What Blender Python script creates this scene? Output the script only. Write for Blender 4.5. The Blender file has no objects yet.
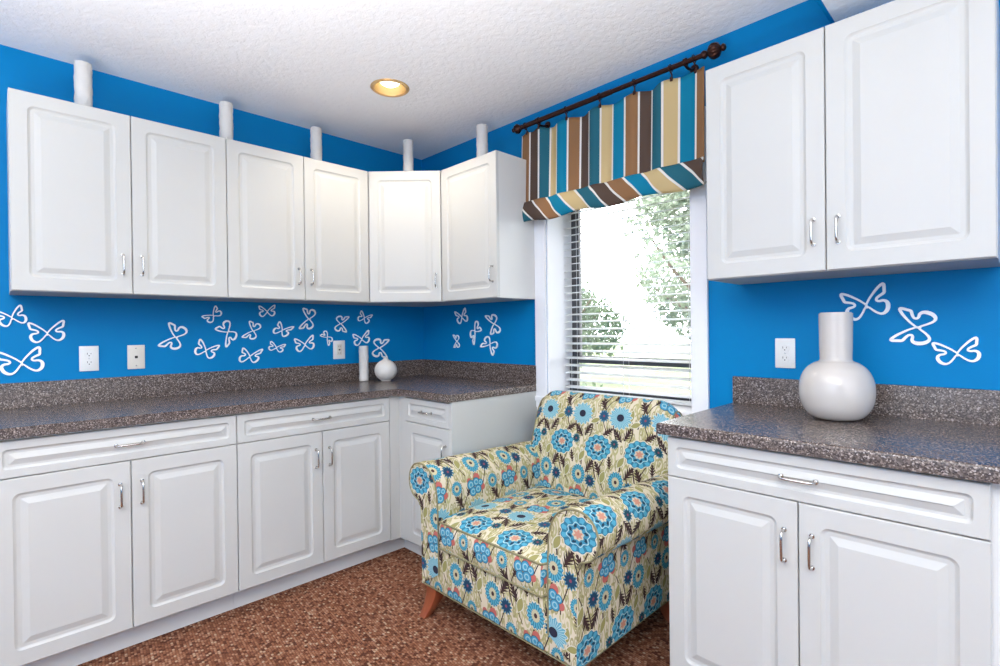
import bpy, bmesh, math, random
from mathutils import Vector, Matrix
random.seed(7)
PI = math.pi
SC = bpy.context.scene
COL = SC.collection

# ------------------------------------------------------------------ measured room
CEIL = 2.4463; CT_Z = .914; CT_T = .0366; F = .629; U = .3111; CC = .613
UB, UT = 1.394, 2.1665
RUB, RUT = 1.398, 2.1706
CAM = (3.0028, -2.1849, 1.2207)

# ------------------------------------------------------------------ node helpers
class NT:
    def __init__(s, name):
        s.mat = bpy.data.materials.new(name); s.mat.use_nodes = True
        s.t = s.mat.node_tree; s.t.nodes.clear()
        s.out = s.new('ShaderNodeOutputMaterial')
    def new(s, kind): return s.t.nodes.new(kind)
    def link(s, a, b): s.t.links.new(a, b)
    def put(s, sock, v):
        if isinstance(v, bpy.types.NodeSocket): s.link(v, sock)
        elif isinstance(v, (tuple, list)) and len(v) == 3 and sock.type == 'RGBA': sock.default_value = (*v, 1)
        else: sock.default_value = v
    def m(s, op, a, b=0.0, c=None):
        n = s.new('ShaderNodeMath'); n.operation = op
        s.put(n.inputs[0], a); s.put(n.inputs[1], b)
        if c is not None: s.put(n.inputs[2], c)
        return n.outputs[0]
    def vm(s, op, a, b=(0, 0, 0), c=None, out=0):
        n = s.new('ShaderNodeVectorMath'); n.operation = op
        s.put(n.inputs[0], a); s.put(n.inputs[1], b)
        if c is not None: s.put(n.inputs[2], c)
        return n.outputs[out]
    def mix(s, fac, a, b):
        n = s.new('ShaderNodeMix'); n.data_type = 'RGBA'
        s.put(n.inputs[0], fac); s.put(n.inputs[6], a); s.put(n.inputs[7], b)
        return n.outputs[2]
    def coord(s, which='Object'):
        return s.new('ShaderNodeTexCoord').outputs[which]
    def noise(s, vec, scale, detail=2, rough=.5, out=0):
        n = s.new('ShaderNodeTexNoise'); s.put(n.inputs['Vector'], vec)
        n.inputs['Scale'].default_value = scale; n.inputs['Detail'].default_value = detail
        n.inputs['Roughness'].default_value = rough
        return n.outputs[out]
    def vor(s, vec, scale, out='Distance', dims='3D', rnd=1.0):
        n = s.new('ShaderNodeTexVoronoi'); n.voronoi_dimensions = dims; s.put(n.inputs['Vector'], vec)
        n.inputs['Scale'].default_value = scale; n.inputs['Randomness'].default_value = rnd
        return n.outputs[out]
    def ramp(s, fac, stops, interp='LINEAR'):
        n = s.new('ShaderNodeValToRGB'); s.put(n.inputs[0], fac); cr = n.color_ramp; cr.interpolation = interp
        while len(cr.elements) < len(stops): cr.elements.new(.5)
        for e, (p, c) in zip(cr.elements, stops):
            e.position = p; e.color = (*c, 1) if len(c) == 3 else c
        return n.outputs[0]
    def bump(s, h, strength=.3, dist=.01):
        n = s.new('ShaderNodeBump'); n.inputs['Strength'].default_value = strength
        n.inputs['Distance'].default_value = dist; s.put(n.inputs['Height'], h)
        return n.outputs[0]
    def bsdf(s, col, rough=.5, metal=0, normal=None, spec=None, **kw):
        n = s.new('ShaderNodeBsdfPrincipled')
        s.put(n.inputs['Base Color'], col); s.put(n.inputs['Roughness'], rough); n.inputs['Metallic'].default_value = metal
        if spec is not None: n.inputs['Specular IOR Level'].default_value = spec
        if normal is not None: s.put(n.inputs['Normal'], normal)
        for k, v in kw.items(): s.put(n.inputs[k.replace('_', ' ')], v)
        s.link(n.outputs[0], s.out.inputs[0])
        return n

def plain(name, col, rough=.5, metal=0, spec=None, var=0.04, scale=6, bump=0):
    n = NT(name); c = n.coord()
    f = n.noise(c, scale, 3)
    col2 = tuple(max(0, x * (1 - var * 2)) for x in col)
    nm = n.bump(n.noise(c, scale * 30, 2), bump, .002) if bump else None
    n.bsdf(n.mix(f, col, col2), rough, metal, nm, spec)
    return n.mat

def wall_mat():
    n = NT('blue wall paint'); c = n.coord()
    f = n.noise(c, 2.5, 3)
    nm = n.bump(n.noise(c, 130, 3), .12, .003)
    n.bsdf(n.mix(f, (.0004, .195, .470), (.0006, .212, .500)), .5, 0, nm, .12)
    return n.mat
def ceiling_mat():
    n = NT('knockdown ceiling'); c = n.coord()
    a = n.noise(c, 34, 4, .6)
    r = n.ramp(a, [(.40, (0, 0, 0)), (.56, (1, 1, 1))])
    b = n.noise(c, 140, 2)
    h = n.m('ADD', r, n.m('MULTIPLY', b, .35))
    nm = n.bump(h, .32, .004)
    n.bsdf(n.mix(n.noise(c, 3, 3), (.89, .90, .92), (.84, .85, .875)), .8, 0, nm, .2)
    return n.mat
def counter_mat():
    n = NT('speckled laminate'); c = n.coord()
    cellc = n.vor(c, 300, 'Color')
    v = n.new('ShaderNodeSeparateColor'); n.link(cellc, v.inputs[0])
    col = n.ramp(v.outputs[0], [(0, (.020, .013, .011)), (.26, (.070, .050, .043)), (.52, (.135, .102, .088)), (.76, (.22, .175, .152)), (.91, (.42, .355, .32))], 'CONSTANT')
    soft = n.noise(c, 60, 4)
    col = n.mix(n.m('MULTIPLY', soft, .40), col, (.130, .100, .088))
    n.bsdf(col, .27, 0, None, .55)
    return n.mat
def carpet_mat():
    n = NT('woven loop carpet'); c = n.coord()
    mp = n.new('ShaderNodeMapping'); n.link(c, mp.inputs[0])
    mp.inputs['Rotation'].default_value = (0, 0, R(8)); mp.inputs['Scale'].default_value = (78, 104, 1)
    sx = n.new('ShaderNodeSeparateXYZ'); n.link(mp.outputs[0], sx.inputs[0])
    row = n.m('FLOOR', sx.outputs[1]); off = n.m('MULTIPLY', n.m('MODULO', n.m('ABSOLUTE', row), 2), .5)
    wob = n.m('MULTIPLY', n.noise(c, 25, 2), .7)
    X = n.m('ADD', n.m('ADD', sx.outputs[0], off), wob); colx = n.m('FLOOR', X)
    fx = n.m('SUBTRACT', n.m('FRACT', X), .5); fy = n.m('SUBTRACT', n.m('FRACT', sx.outputs[1]), .5)
    rr = n.m('SQRT', n.m('ADD', n.m('MULTIPLY', fx, fx), n.m('MULTIPLY', fy, fy)))
    cb = n.new('ShaderNodeCombineXYZ'); n.link(colx, cb.inputs[0]); n.link(row, cb.inputs[1])
    wn = n.new('ShaderNodeTexWhiteNoise'); wn.noise_dimensions = '2D'; n.link(cb.outputs[0], wn.inputs[0])
    col = n.ramp(wn.outputs[0], [(0, (.10, .036, .021)), (.14, (.18, .068, .038)), (.36, (.26, .108, .060)), (.62, (.32, .148, .086)), (.82, (.38, .205, .13)), (.94, (.46, .31, .21))], 'CONSTANT')
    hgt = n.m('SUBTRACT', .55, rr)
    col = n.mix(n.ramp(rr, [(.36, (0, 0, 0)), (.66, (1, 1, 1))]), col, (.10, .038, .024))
    nm = n.bump(hgt, .8, .006)
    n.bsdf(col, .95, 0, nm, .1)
    return n.mat
def R(d): return d * PI / 180

def fabric_mat():
    n = NT('floral upholstery'); uv = n.coord('UV')
    W, H = .213, .50
    CREAM = (.78, .69, .49); OLIVE = (.40, .37, .12); BROWN = (.055, .026, .026)
    wv = n.noise(uv, 22, 2, .5, 1)
    sc_ = n.new('ShaderNodeVectorMath'); sc_.operation = 'SCALE'; n.link(n.vm('SUBTRACT', wv, (.5, .5, .5)), sc_.inputs[0]); sc_.inputs['Scale'].default_value = .018
    warp = n.vm('ADD', uv, sc_.outputs[0])
    col = n.mix(n.noise(uv, 9, 2), CREAM, (.74, .64, .45))
    for ang, sc, th, wd, cc in ((28, 26, .30, .055, OLIVE), (-34, 22, .28, .06, (.50, .46, .19)), (12, 40, .25, .07, (.36, .32, .12))):
        mp = n.new('ShaderNodeMapping'); n.link(warp, mp.inputs[0])
        mp.inputs['Rotation'].default_value = (0, 0, R(ang)); mp.inputs['Scale'].default_value = (1.0, .40, 1)
        d = n.vor(mp.outputs[0], sc, 'Distance', '2D', .9)
        band = n.m('LESS_THAN', n.m('ABSOLUTE', n.m('SUBTRACT', d, th)), wd)
        core = n.m('LESS_THAN', d, th * .38)
        col = n.mix(n.m('MAXIMUM', n.m('MULTIPLY', band, .85), n.m('MULTIPLY', core, .7)), col, cc)
    sv = n.new('ShaderNodeSeparateXYZ'); n.link(uv, sv.inputs[0])
    def rel(cx, cy, sx=1.0, sy=1.0, rot=0.0, period=(W, H)):
        p = n.vm('SUBTRACT', uv, (cx, cy, 0))
        w = n.vm('WRAP', p, (period[0] / 2, period[1] / 2, 1), (-period[0] / 2, -period[1] / 2, -1))
        mp = n.new('ShaderNodeMapping'); mp.vector_type = 'TEXTURE'; n.link(w, mp.inputs[0])
        mp.inputs['Rotation'].default_value = (0, 0, R(rot)); mp.inputs['Scale'].default_value = (sx, sy, 1)
        s = n.new('ShaderNodeSeparateXYZ'); n.link(mp.outputs[0], s.inputs[0])
        return s.outputs[0], s.outputs[1]
    def polar(x, y):
        r = n.m('SQRT', n.m('ADD', n.m('MULTIPLY', x, x), n.m('MULTIPLY', y, y)))
        return r, n.m('ARCTAN2', y, x)
    for (cx, amp, fr, ph, wd) in ((.040, .030, 1, .4, .0032), (.150, .026, 1, 2.4, .0030), (.100, .018, 2, 1.0, .0024), (.195, .022, 2, 3.0, .0022)):
        x, y = rel(cx, 0)
        wave = n.m('MULTIPLY', n.m('SINE', n.m('ADD', n.m('MULTIPLY', sv.outputs[1], 2 * PI * fr / H), ph)), amp)
        d = n.m('ABSOLUTE', n.m('SUBTRACT', x, wave))
        gate = n.m('GREATER_THAN', n.m('SINE', n.m('ADD', n.m('MULTIPLY', sv.outputs[1], 2 * PI * 2 / H), ph * 2)), -.6)
        col = n.mix(n.m('MULTIPLY', n.m('LESS_THAN', d, wd), gate), col, BROWN)
    def leaf(col, cx, cy, L, Wd, rot, cc=BROWN, teeth=5):
        x, y = rel(cx, cy, 1, 1, rot)
        t = n.m('DIVIDE', x, L)
        env = n.m('SUBTRACT', 1, n.m('MULTIPLY', t, t))
        saw = n.m('ADD', .22, n.m('MULTIPLY', n.m('FRACT', n.m('ADD', n.m('MULTIPLY', t, teeth / 2), n.m('MULTIPLY', n.m('ABSOLUTE', y), -46))), 1.05)) if teeth else 1.0
        lim = n.m('MULTIPLY', n.m('MULTIPLY', env, Wd), saw)
        ok = n.m('MULTIPLY', n.m('LESS_THAN', n.m('ABSOLUTE', y), lim), n.m('GREATER_THAN', env, 0))
        return n.mix(ok, col, cc)
    OUT = (.76, .73, .58)
    for a in ((.095, .255, .036, .017, 60), (.045, .245, .036, .017, 128), (.010, .43, .036, .018, 65), (.160, .385, .036, .017, 125),
              (.118, .090, .040, .020, 58), (.165, .085, .036, .018, 118), (.205, .255, .034, .016, 35), (.012, .12, .030, .013, 100)):
        col = leaf(col, *a)
    for a in ((.105, .335, .030, .014, 75), (.205, .21, .026, .013, 110), (.070, .13, .028, .013, 60), (.195, .05, .030, .014, 70), (.13, .30, .026, .011, 20)):
        col = leaf(col, *a[:2], a[2] + .003, a[3] + .003, a[4], cc=OUT, teeth=0)
        col = leaf(col, *a, cc=(.36, .33, .10), teeth=0)
    def disc(col, r, lim, c): return n.mix(n.m('LESS_THAN', r, lim), col, c)
    def petals(th, k, amp, ph=0.0):
        return n.m('ADD', 1, n.m('MULTIPLY', n.m('SINE', n.m('ADD', n.m('MULTIPLY', th, k), ph)), amp))
    # daisy
    x, y = rel(.050, .325, 1.12, 1.0); r, th = polar(x, y); Rr = n.m('DIVIDE', r, petals(th, 15, .10))
    col = disc(col, Rr, .052, OUT); col = disc(col, Rr, .0485, (.11, .40, .52))
    streak = n.m('GREATER_THAN', n.m('SINE', n.m('MULTIPLY', th, 30)), .45)
    col = n.mix(n.m('MULTIPLY', n.m('LESS_THAN', Rr, .046), streak), col, (.42, .66, .70))
    col = disc(col, r, .0165, (.030, .030, .055))
    # medallion with petal rings and an orange heart
    x, y = rel(.1565, .178, 1.22, 1.0, 8); r, th = polar(x, y); Rr = n.m('DIVIDE', r, petals(th, 12, .05))
    col = disc(col, Rr, .060, OUT); col = disc(col, Rr, .0570, (.010, .20, .32))
    lob = n.m('MULTIPLY', n.m('LESS_THAN', n.m('ABSOLUTE', n.m('SUBTRACT', Rr, .0460)), .0080), n.m('GREATER_THAN', n.m('SINE', n.m('MULTIPLY', th, 12)), -.35))
    col = n.mix(lob, col, (.05, .40, .58))
    R2 = n.m('DIVIDE', r, petals(th, 8, .10, 1.0))
    col = disc(col, R2, .0365, (.45, .70, .70)); col = disc(col, R2, .0335, (.02, .27, .42))
    lob = n.m('MULTIPLY', n.m('LESS_THAN', n.m('ABSOLUTE', n.m('SUBTRACT', R2, .0265)), .0042), n.m('GREATER_THAN', n.m('SINE', n.m('MULTIPLY', th, 8)), .0))
    col = n.mix(lob, col, (.015, .05, .09))
    col = disc(col, R2, .0185, (.62, .58, .42)); col = disc(col, n.m('DIVIDE', r, petals(th, 6, .25)), .0125, (.62, .25, .15))
    # ring flowers with cream hearts
    for (cx, cy, RR) in ((.055, .040, .044), (.150, .440, .030)):
        x, y = rel(cx, cy, .95, 1.08); r, th = polar(x, y); Rr = n.m('DIVIDE', r, petals(th, 17, .07))
        col = disc(col, Rr, RR, OUT); col = disc(col, Rr, RR * .94, (.012, .22, .34))
        st = n.m('MULTIPLY', n.m('LESS_THAN', Rr, RR * .84), n.m('GREATER_THAN', n.m('SINE', n.m('MULTIPLY', th, 17)), 0))
        col = n.mix(st, col, (.07, .42, .56)); col = disc(col, Rr, RR * .46, (.60, .55, .33)); col = disc(col, r, RR * .18, (.07, .03, .03))
    # cornflowers
    for (cx, cy, RR, c1) in ((.125, .020, .027, (.010, .055, .12)), (.175, .325, .026, (.012, .09, .18)), (.030, .205, .020, (.01, .07, .10))):
        x, y = rel(cx, cy); r, th = polar(x, y); Rr = n.m('DIVIDE', r, petals(th, 12, .16))
        col = disc(col, Rr, RR, (.04, .26, .38)); col = disc(col, Rr, RR * .84, c1); col = disc(col, r, RR * .2, (.28, .05, .09))
    # clustered blue rounds with red dabs
    for (dx, dy, rr_, c) in ((.012, .040, .018, 1), (-.034, .030, .013, 1), (.040, -.006, .015, 1), (-.026, .012, .021, 0), (.006, .020, .019, 0), (.030, .014, .015, 0), (-.016, -.018, .020, 0), (.014, -.012, .019, 0)):
        x, y = rel(.045 + dx, .430 + dy); r, th = polar(x, y)
        if c: col = disc(col, r, rr_, (.56, .11, .08))
        else:
            col = disc(col, r, rr_ * 1.06, (.03, .10, .18)); col = disc(col, r, rr_ * .93, (.02, .31, .50))
            col = n.mix(n.m('LESS_THAN', n.m('ABSOLUTE', n.m('SUBTRACT', r, rr_ * .5)), rr_ * .12), col, (.30, .60, .68))
    weave = n.noise(uv, 900, 2)
    hs = n.new('ShaderNodeHueSaturation'); n.link(col, hs.inputs['Color']); hs.inputs['Saturation'].default_value = .90; hs.inputs['Value'].default_value = .86; col = hs.outputs[0]
    nm = n.bump(weave, .25, .001)
    n.bsdf(col, .85, 0, nm, .15)
    return n.mat

def stripe_mat():
    n = NT('striped curtain cloth'); uv = n.coord('UV')
    s = n.new('ShaderNodeSeparateXYZ'); n.link(uv, s.inputs[0])
    u = n.m('DIVIDE', s.outputs[0], .072 * 5)
    fr = n.m('FRACT', u)
    TAN = (.30, .155, .072); BR = (.105, .068, .052); TE = (.022, .135, .185); BE = (.62, .47, .235); BL = (.004, .215, .36)
    col = n.ramp(fr, [(0, TAN), (.2, BR), (.4, TE), (.6, BE), (.8, BL)], 'CONSTANT')
    e = n.m('FRACT', n.m('MULTIPLY', u, 5)); w = n.m('GREATER_THAN', n.m('ABSOLUTE', n.m('SUBTRACT', e, .5)), .432)
    col = n.mix(w, col, (.80, .78, .72))
    nm = n.bump(n.noise(uv, 700, 2), .2, .001)
    b = n.bsdf(col, .8, 0, None, .2)
    tr = n.new('ShaderNodeBsdfTranslucent'); n.put(tr.inputs[0], col)
    mx = n.new('ShaderNodeMixShader'); mx.inputs[0].default_value = .12
    n.link(b.outputs[0], mx.inputs[1]); n.link(tr.outputs[0], mx.inputs[2]); n.link(mx.outputs[0], n.out.inputs[0])
    return n.mat
def glass_mat():
    n = NT('window glass')
    t = n.new('ShaderNodeBsdfTransparent'); g = n.new('ShaderNodeBsdfGlossy'); g.inputs['Roughness'].default_value = .02
    lw = n.new('ShaderNodeFresnel'); lw.inputs['IOR'].default_value = 1.45
    mx = n.new('ShaderNodeMixShader'); n.link(lw.outputs[0], mx.inputs[0]); n.link(t.outputs[0], mx.inputs[1]); n.link(g.outputs[0], mx.inputs[2])
    n.link(mx.outputs[0], n.out.inputs[0]); return n.mat
def emit_mat(name, col, st):
    n = NT(name); e = n.new('ShaderNodeEmission'); n.put(e.inputs[0], col); e.inputs[1].default_value = st
    n.link(e.outputs[0], n.out.inputs[0]); return n.mat
def leaf_mat(name, a, b):
    n = NT(name); c = n.coord(); f = n.noise(c, 6, 2)
    bs = n.bsdf(n.mix(f, a, b), .6)
    tr = n.new('ShaderNodeBsdfTranslucent'); n.put(tr.inputs[0], b)
    mx = n.new('ShaderNodeMixShader'); mx.inputs[0].default_value = .4
    n.link(bs.outputs[0], mx.inputs[1]); n.link(tr.outputs[0], mx.inputs[2]); n.link(mx.outputs[0], n.out.inputs[0]); return n.mat

M_WALL = wall_mat(); M_CEIL = ceiling_mat(); M_COUNTER = counter_mat(); M_CARPET = carpet_mat()
M_FAB = fabric_mat(); M_STRIPE = stripe_mat(); M_GLASS = glass_mat()
M_CAB = plain('white thermofoil', (.550, .552, .530), .38, spec=.4, var=.015)
M_BODY = plain('white cabinet box', (.68, .68, .665), .5, var=.02)
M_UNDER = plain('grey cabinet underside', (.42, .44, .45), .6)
M_TRIM = plain('white painted trim', (.86, .87, .90), .35, var=.02)
M_CHROME = plain('brushed nickel', (.62, .60, .57), .22, 1)
M_SASH = plain('dark window frame', (.085, .085, .095), .4)
M_SLAT = plain('white blind slat', (.86, .87, .88), .4, var=.02)
n = NT('white blind slat'); b_ = n.bsdf((.88, .89, .90), .4); tr_ = n.new('ShaderNodeBsdfTranslucent'); n.put(tr_.inputs[0], (.85, .87, .88)); mx_ = n.new('ShaderNodeMixShader'); mx_.inputs[0].default_value = .45
n.link(b_.outputs[0], mx_.inputs[1]); n.link(tr_.outputs[0], mx_.inputs[2]); n.link(mx_.outputs[0], n.out.inputs[0]); M_SLAT = n.mat
M_BRONZE = plain('oil rubbed bronze', (.075, .028, .020), .28, .75, var=.3, scale=40)
M_CERAMIC = plain('glossy white ceramic', (.55, .515, .48), .07, spec=.6, var=.01)
M_BISQUE = plain('textured white ceramic', (.69, .675, .65), .55, var=.05, scale=40, bump=.5)
M_PLATE = plain('white outlet plastic', (.82, .82, .80), .35)
M_IVORY = plain('ivory outlet plastic', (.74, .70, .62), .35)
M_DARK = plain('dark slots', (.02, .02, .02), .6)
M_PAINTWHITE = plain('white butterfly plastic', (.93, .95, .96), .4, var=.01)
M_WOOD = NT('cherry wood'); 
_c = M_WOOD.coord(); _mp = M_WOOD.new('ShaderNodeMapping'); M_WOOD.link(_c, _mp.inputs[0]); _mp.inputs['Scale'].default_value = (14, 14, 1.5)
M_WOOD.bsdf(M_WOOD.mix(M_WOOD.noise(_mp.outputs[0], 6, 4), (.20, .045, .018), (.34, .095, .040)), .32); M_WOOD = M_WOOD.mat
M_PIPING = plain('olive fabric piping', (.36, .32, .17), .85, var=.35, scale=60)
M_BRASS = plain('warm brass trim', (.78, .50, .22), .32, .6)
M_BULB = emit_mat('lit bulb', (1, .90, .70), 3.2)
M_REFL = plain('can reflector', (.62, .44, .20), .35, .3)

# ------------------------------------------------------------------ mesh helpers
KEEP = []
def obj(name, bm, mat, parent=None, smooth=None, loc=(0, 0, 0), rot=(0, 0, 0), mats=None):
    bmesh.ops.recalc_face_normals(bm, faces=bm.faces) if bm not in KEEP else None
    me = bpy.data.meshes.new(name); bm.to_mesh(me); bm.free()
    for mm in (mats or [mat]): me.materials.append(mm)
    if smooth is not None:
        for p in me.polygons: p.use_smooth = True
        if smooth < 180: me.set_sharp_from_angle(angle=R(smooth))
    o = bpy.data.objects.new(name, me); COL.objects.link(o)
    o.location = loc; o.rotation_euler = rot
    if parent: o.parent = parent
    return o
def thing(name, label, cat, loc=(0, 0, 0), rz=0, group=None):
    o = bpy.data.objects.new(name, None); COL.objects.link(o); o.empty_display_size = .05
    o.location = loc; o.rotation_euler = (0, 0, rz); tag(o, label, cat, group); return o
def tag(o, label, cat, group=None):
    o['label'] = label; o['category'] = cat
    if group: o['group'] = group
    return o
def struct(name, bm, m, parent=None, smooth=None, mats=None):
    o = obj(name, bm, m, parent, smooth, mats=mats)
    if not parent: o['kind'] = 'structure'
    return o
def box(bm, x0, x1, y0, y1, z0, z1, bev=0, seg=2, mi=0):
    vs = [bm.verts.new((x, y, z)) for x in (x0, x1) for y in (y0, y1) for z in (z0, z1)]
    fs = [bm.faces.new([vs[i] for i in q]) for q in ((0, 1, 3, 2), (4, 6, 7, 5), (0, 4, 5, 1), (2, 3, 7, 6), (0, 2, 6, 4), (1, 5, 7, 3))]
    for f in fs: f.material_index = mi
    if bev:
        es = list({e for f in fs for e in f.edges})
        bmesh.ops.bevel(bm, geom=es, offset=bev, segments=seg, profile=.5, affect='EDGES')
    return fs
def BX(*a, **k):
    bm = bmesh.new(); box(bm, *a, **k); return bm
def prism(bm, pts, z0, z1, bev=0, top_only=True):
    a = [bm.verts.new((x, y, z0)) for x, y in pts]; b = [bm.verts.new((x, y, z1)) for x, y in pts]
    n = len(pts); bm.faces.new(a[::-1]); bm.faces.new(b)
    for i in range(n): bm.faces.new((a[i], a[(i + 1) % n], b[(i + 1) % n], b[i]))
    if bev:
        es = [e for e in bm.edges if abs(e.verts[0].co.z - z1) < 1e-6 and abs(e.verts[1].co.z - z1) < 1e-6]
        if not top_only: es += [e for e in bm.edges if abs(e.verts[0].co.z - z0) < 1e-6 and abs(e.verts[1].co.z - z0) < 1e-6]
        bmesh.ops.bevel(bm, geom=es, offset=bev, segments=4, profile=.5, affect='EDGES')
def lathe(bm, prof, seg=32, axis=None, wob=None):
    rings = []
    for (r, z) in prof:
        if r < 1e-6: rings.append([bm.verts.new((0, 0, z))]); continue
        rr = []
        for k in range(seg):
            a = 2 * PI * k / seg; q = r * (1 + (wob(a, z) if wob else 0))
            rr.append(bm.verts.new((q * math.cos(a), q * math.sin(a), z)))
        rings.append(rr)
    for a, b in zip(rings, rings[1:]):
        for k in range(seg):
            k2 = (k + 1) % seg
            if len(a) == 1 and len(b) == 1: continue
            if len(a) == 1: bm.faces.new((a[0], b[k], b[k2]))
            elif len(b) == 1: bm.faces.new((a[k], b[0], a[k2]))
            else: bm.faces.new((a[k], b[k], b[k2], a[k2]))
    if axis is not None:
        q = Vector((0, 0, 1)).rotation_difference(Vector(axis).normalized())
        for r in rings:
            for v in r: v.co = q @ v.co
    return [v for r in rings for v in r]
def tube(bm, pts, rad, seg=8, closed=False, cap=True):
    pts = [Vector(p) for p in pts]; n = len(pts); rings = []
    up = Vector((0, 0, 1)); prev = None
    for i, p in enumerate(pts):
        if closed: t = pts[(i + 1) % n] - pts[i - 1]
        else: t = pts[min(i + 1, n - 1)] - pts[max(i - 1, 0)]
        t.normalize()
        if prev is None:
            a = t.cross(up)
            if a.length < .05: a = t.cross(Vector((1, 0, 0)))
        else: a = prev - t * prev.dot(t)
        a.normalize(); b = t.cross(a); prev = a
        r = rad[i] if isinstance(rad, (list, tuple)) else rad
        rings.append([bm.verts.new(p + (a * math.cos(2 * PI * k / seg) + b * math.sin(2 * PI * k / seg)) * r) for k in range(seg)])
    for i in range(n if closed else n - 1):
        A, B = rings[i], rings[(i + 1) % n]
        for k in range(seg): bm.faces.new((A[k], A[(k + 1) % seg], B[(k + 1) % seg], B[k]))
    if cap and not closed: bm.faces.new(rings[0][::-1]); bm.faces.new(rings[-1])
def spline(pts, k=6, closed=False):
    out = []; n = len(pts); P = [Vector(p) for p in pts]
    rng = range(n) if closed else range(n - 1)
    for i in rng:
        p0 = P[i - 1] if (closed or i > 0) else P[0]; p1 = P[i]; p2 = P[(i + 1) % n]
        p3 = P[(i + 2) % n] if (closed or i + 2 < n) else P[-1]
        for j in range(k):
            t = j / k
            out.append(.5 * ((2 * p1) + (p2 - p0) * t + (2 * p0 - 5 * p1 + 4 * p2 - p3) * t * t + (3 * p1 - p0 - 3 * p2 + p3) * t ** 3))
    if not closed: out.append(P[-1])
    return out

# ------------------------------------------------------------------ room shell
WL0, WL1, WR1, WR0 = 1.0805, 1.156, 1.990, 2.0625     # outer/inner casing edges
SILL, HEAD = .848, 2.10
X1, Y1 = 4.9, -4.6
bm = BX(-.1, X1, Y1, .1, -.08, 0); struct('floor', bm, M_CARPET)
bm = BX(-.1, 0, Y1, .0, -.08, CEIL + .1); struct('wall_left', bm, M_WALL)
bm = bmesh.new()                                        # window wall with its opening
for a in ((-.1, WL1, 0, CEIL + .1), (WR1, X1, 0, CEIL + .1), (WL1, WR1, 0, SILL), (WL1, WR1, HEAD, CEIL + .1)):
    box(bm, a[0], a[1], 0, .25, a[2], a[3])
struct('wall_back', bm, M_WALL)
bm = BX(X1, X1 + .1, Y1, .0, -.08, CEIL + .1); struct('wall_right', bm, M_WALL)
bm = BX(-.1, X1 + .1, Y1 - .1, Y1, -.08, CEIL + .1); struct('wall_front', bm, M_WALL)
# ceiling with the round cut-out of the can light
LX, LY, LR = .782, -.758, .080
bm = bmesh.new()
sq = .12; N = 32
corn = []
for k in range(N):
    a = 2 * PI * (k + .5) / N; c, s = math.cos(a), math.sin(a); q = sq / max(abs(c), abs(s))
    corn.append((LX + q * c, LY + q * s))
def flat(pts, z=CEIL):
    bm.faces.new([bm.verts.new((x, y, z)) for x, y in pts])
for k in range(N):
    a0 = 2 * PI * (k + .5) / N; a1 = 2 * PI * (k + 1.5) / N
    p0 = (LX + LR * math.cos(a0), LY + LR * math.sin(a0)); p1 = (LX + LR * math.cos(a1), LY + LR * math.sin(a1))
    q0, q1 = corn[k], corn[(k + 1) % N]
    flat([p0, q0, q1, p1] if True else 0)
    if abs(q0[0] - q1[0]) > 1e-6 and abs(q0[1] - q1[1]) > 1e-6:
        cx = LX + math.copysign(sq, q0[0] - LX if abs(abs(q0[0] - LX) - sq) < 1e-6 else q1[0] - LX)
        cy = LY + math.copysign(sq, q0[1] - LY if abs(abs(q0[1] - LY) - sq) < 1e-6 else q1[1] - LY)
        flat([q0, (cx, cy), q1])
for (x0, x1, y0, y1) in ((0, LX - sq, Y1, 0), (LX + sq, X1, Y1, 0), (LX - sq, LX + sq, Y1, LY - sq), (LX - sq, LX + sq, LY + sq, 0)):
    flat([(x0, y0), (x1, y0), (x1, y1), (x0, y1)])
KEEP.append(bm)
for f in bm.faces:
    f.normal_update()
    if f.normal.z > 0: f.normal_flip()
struct('ceiling', bm, M_CEIL)
SX, SZ = 2.533, 2.326                                   # dropped ceiling over the right-hand cabinets
bm = BX(SX, X1, -1.6, 0, SZ, CEIL - .001); struct('trim_1', bm, M_CEIL)
bm = BX(SX - .012, SX, -1.6, 0, SZ - .003, CEIL - .001); struct('trim_2', bm, M_WALL)
bm = BX(1.09, 2.15, -.014, 0, 0, .09, bev=.004); struct('baseboard_back', bm, M_TRIM)

# ------------------------------------------------------------------ window
bm = bmesh.new()
box(bm, WL0, WL1, -.018, .0, SILL - .06, HEAD + .07, bev=.004)
box(bm, WR1, WR0, -.018, .0, SILL - .06, HEAD + .07, bev=.004)
box(bm, WL1, WR1, -.018, .0, HEAD, HEAD + .07, bev=.004)
win = struct('window_1', bm, M_TRIM)
bm = bmesh.new()
box(bm, WL1, WL1 + .010, .0, .235, SILL, HEAD); box(bm, WR1 - .010, WR1, .0, .235, SILL, HEAD); box(bm, WL1, WR1, .0, .235, HEAD - .010, HEAD)
o = obj('window_jamb', bm, M_TRIM, win)
bm = BX(WL1 - .09, WR1 + .09, -.026, .235, SILL - .025, SILL + .003, bev=.006); obj('window_sill', bm, M_TRIM, win)
bm = BX(WL1 - .07, WR1 + .07, -.016, 0, SILL - .10, SILL - .026, bev=.004); obj('window_apron', bm, M_TRIM, win)
def sash(z0, z1, y, name):
    bm = bmesh.new(); t = .052
    for a in ((WL1 + .01, WL1 + .01 + t, z0, z1), (WR1 - .01 - t, WR1 - .01, z0, z1), (WL1 + .01 + t, WR1 - .01 - t, z0, z0 + .035), (WL1 + .01 + t, WR1 - .01 - t, z1 - .035, z1)):
        box(bm, a[0], a[1], y, y + .025, a[2], a[3])
        box(bm, a[0] + .014, a[1] - .014 if a[1] - a[0] < .1 else a[1], y - .006, y, a[2] + .006, a[3] - .006)
    s = obj(name, bm, M_SASH, win)
    bm = BX(WL1 + .06, WR1 - .06, y + .010, y + .014, z0 + .03, z1 - .03); obj('glass_pane', bm, M_GLASS, s)
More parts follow.
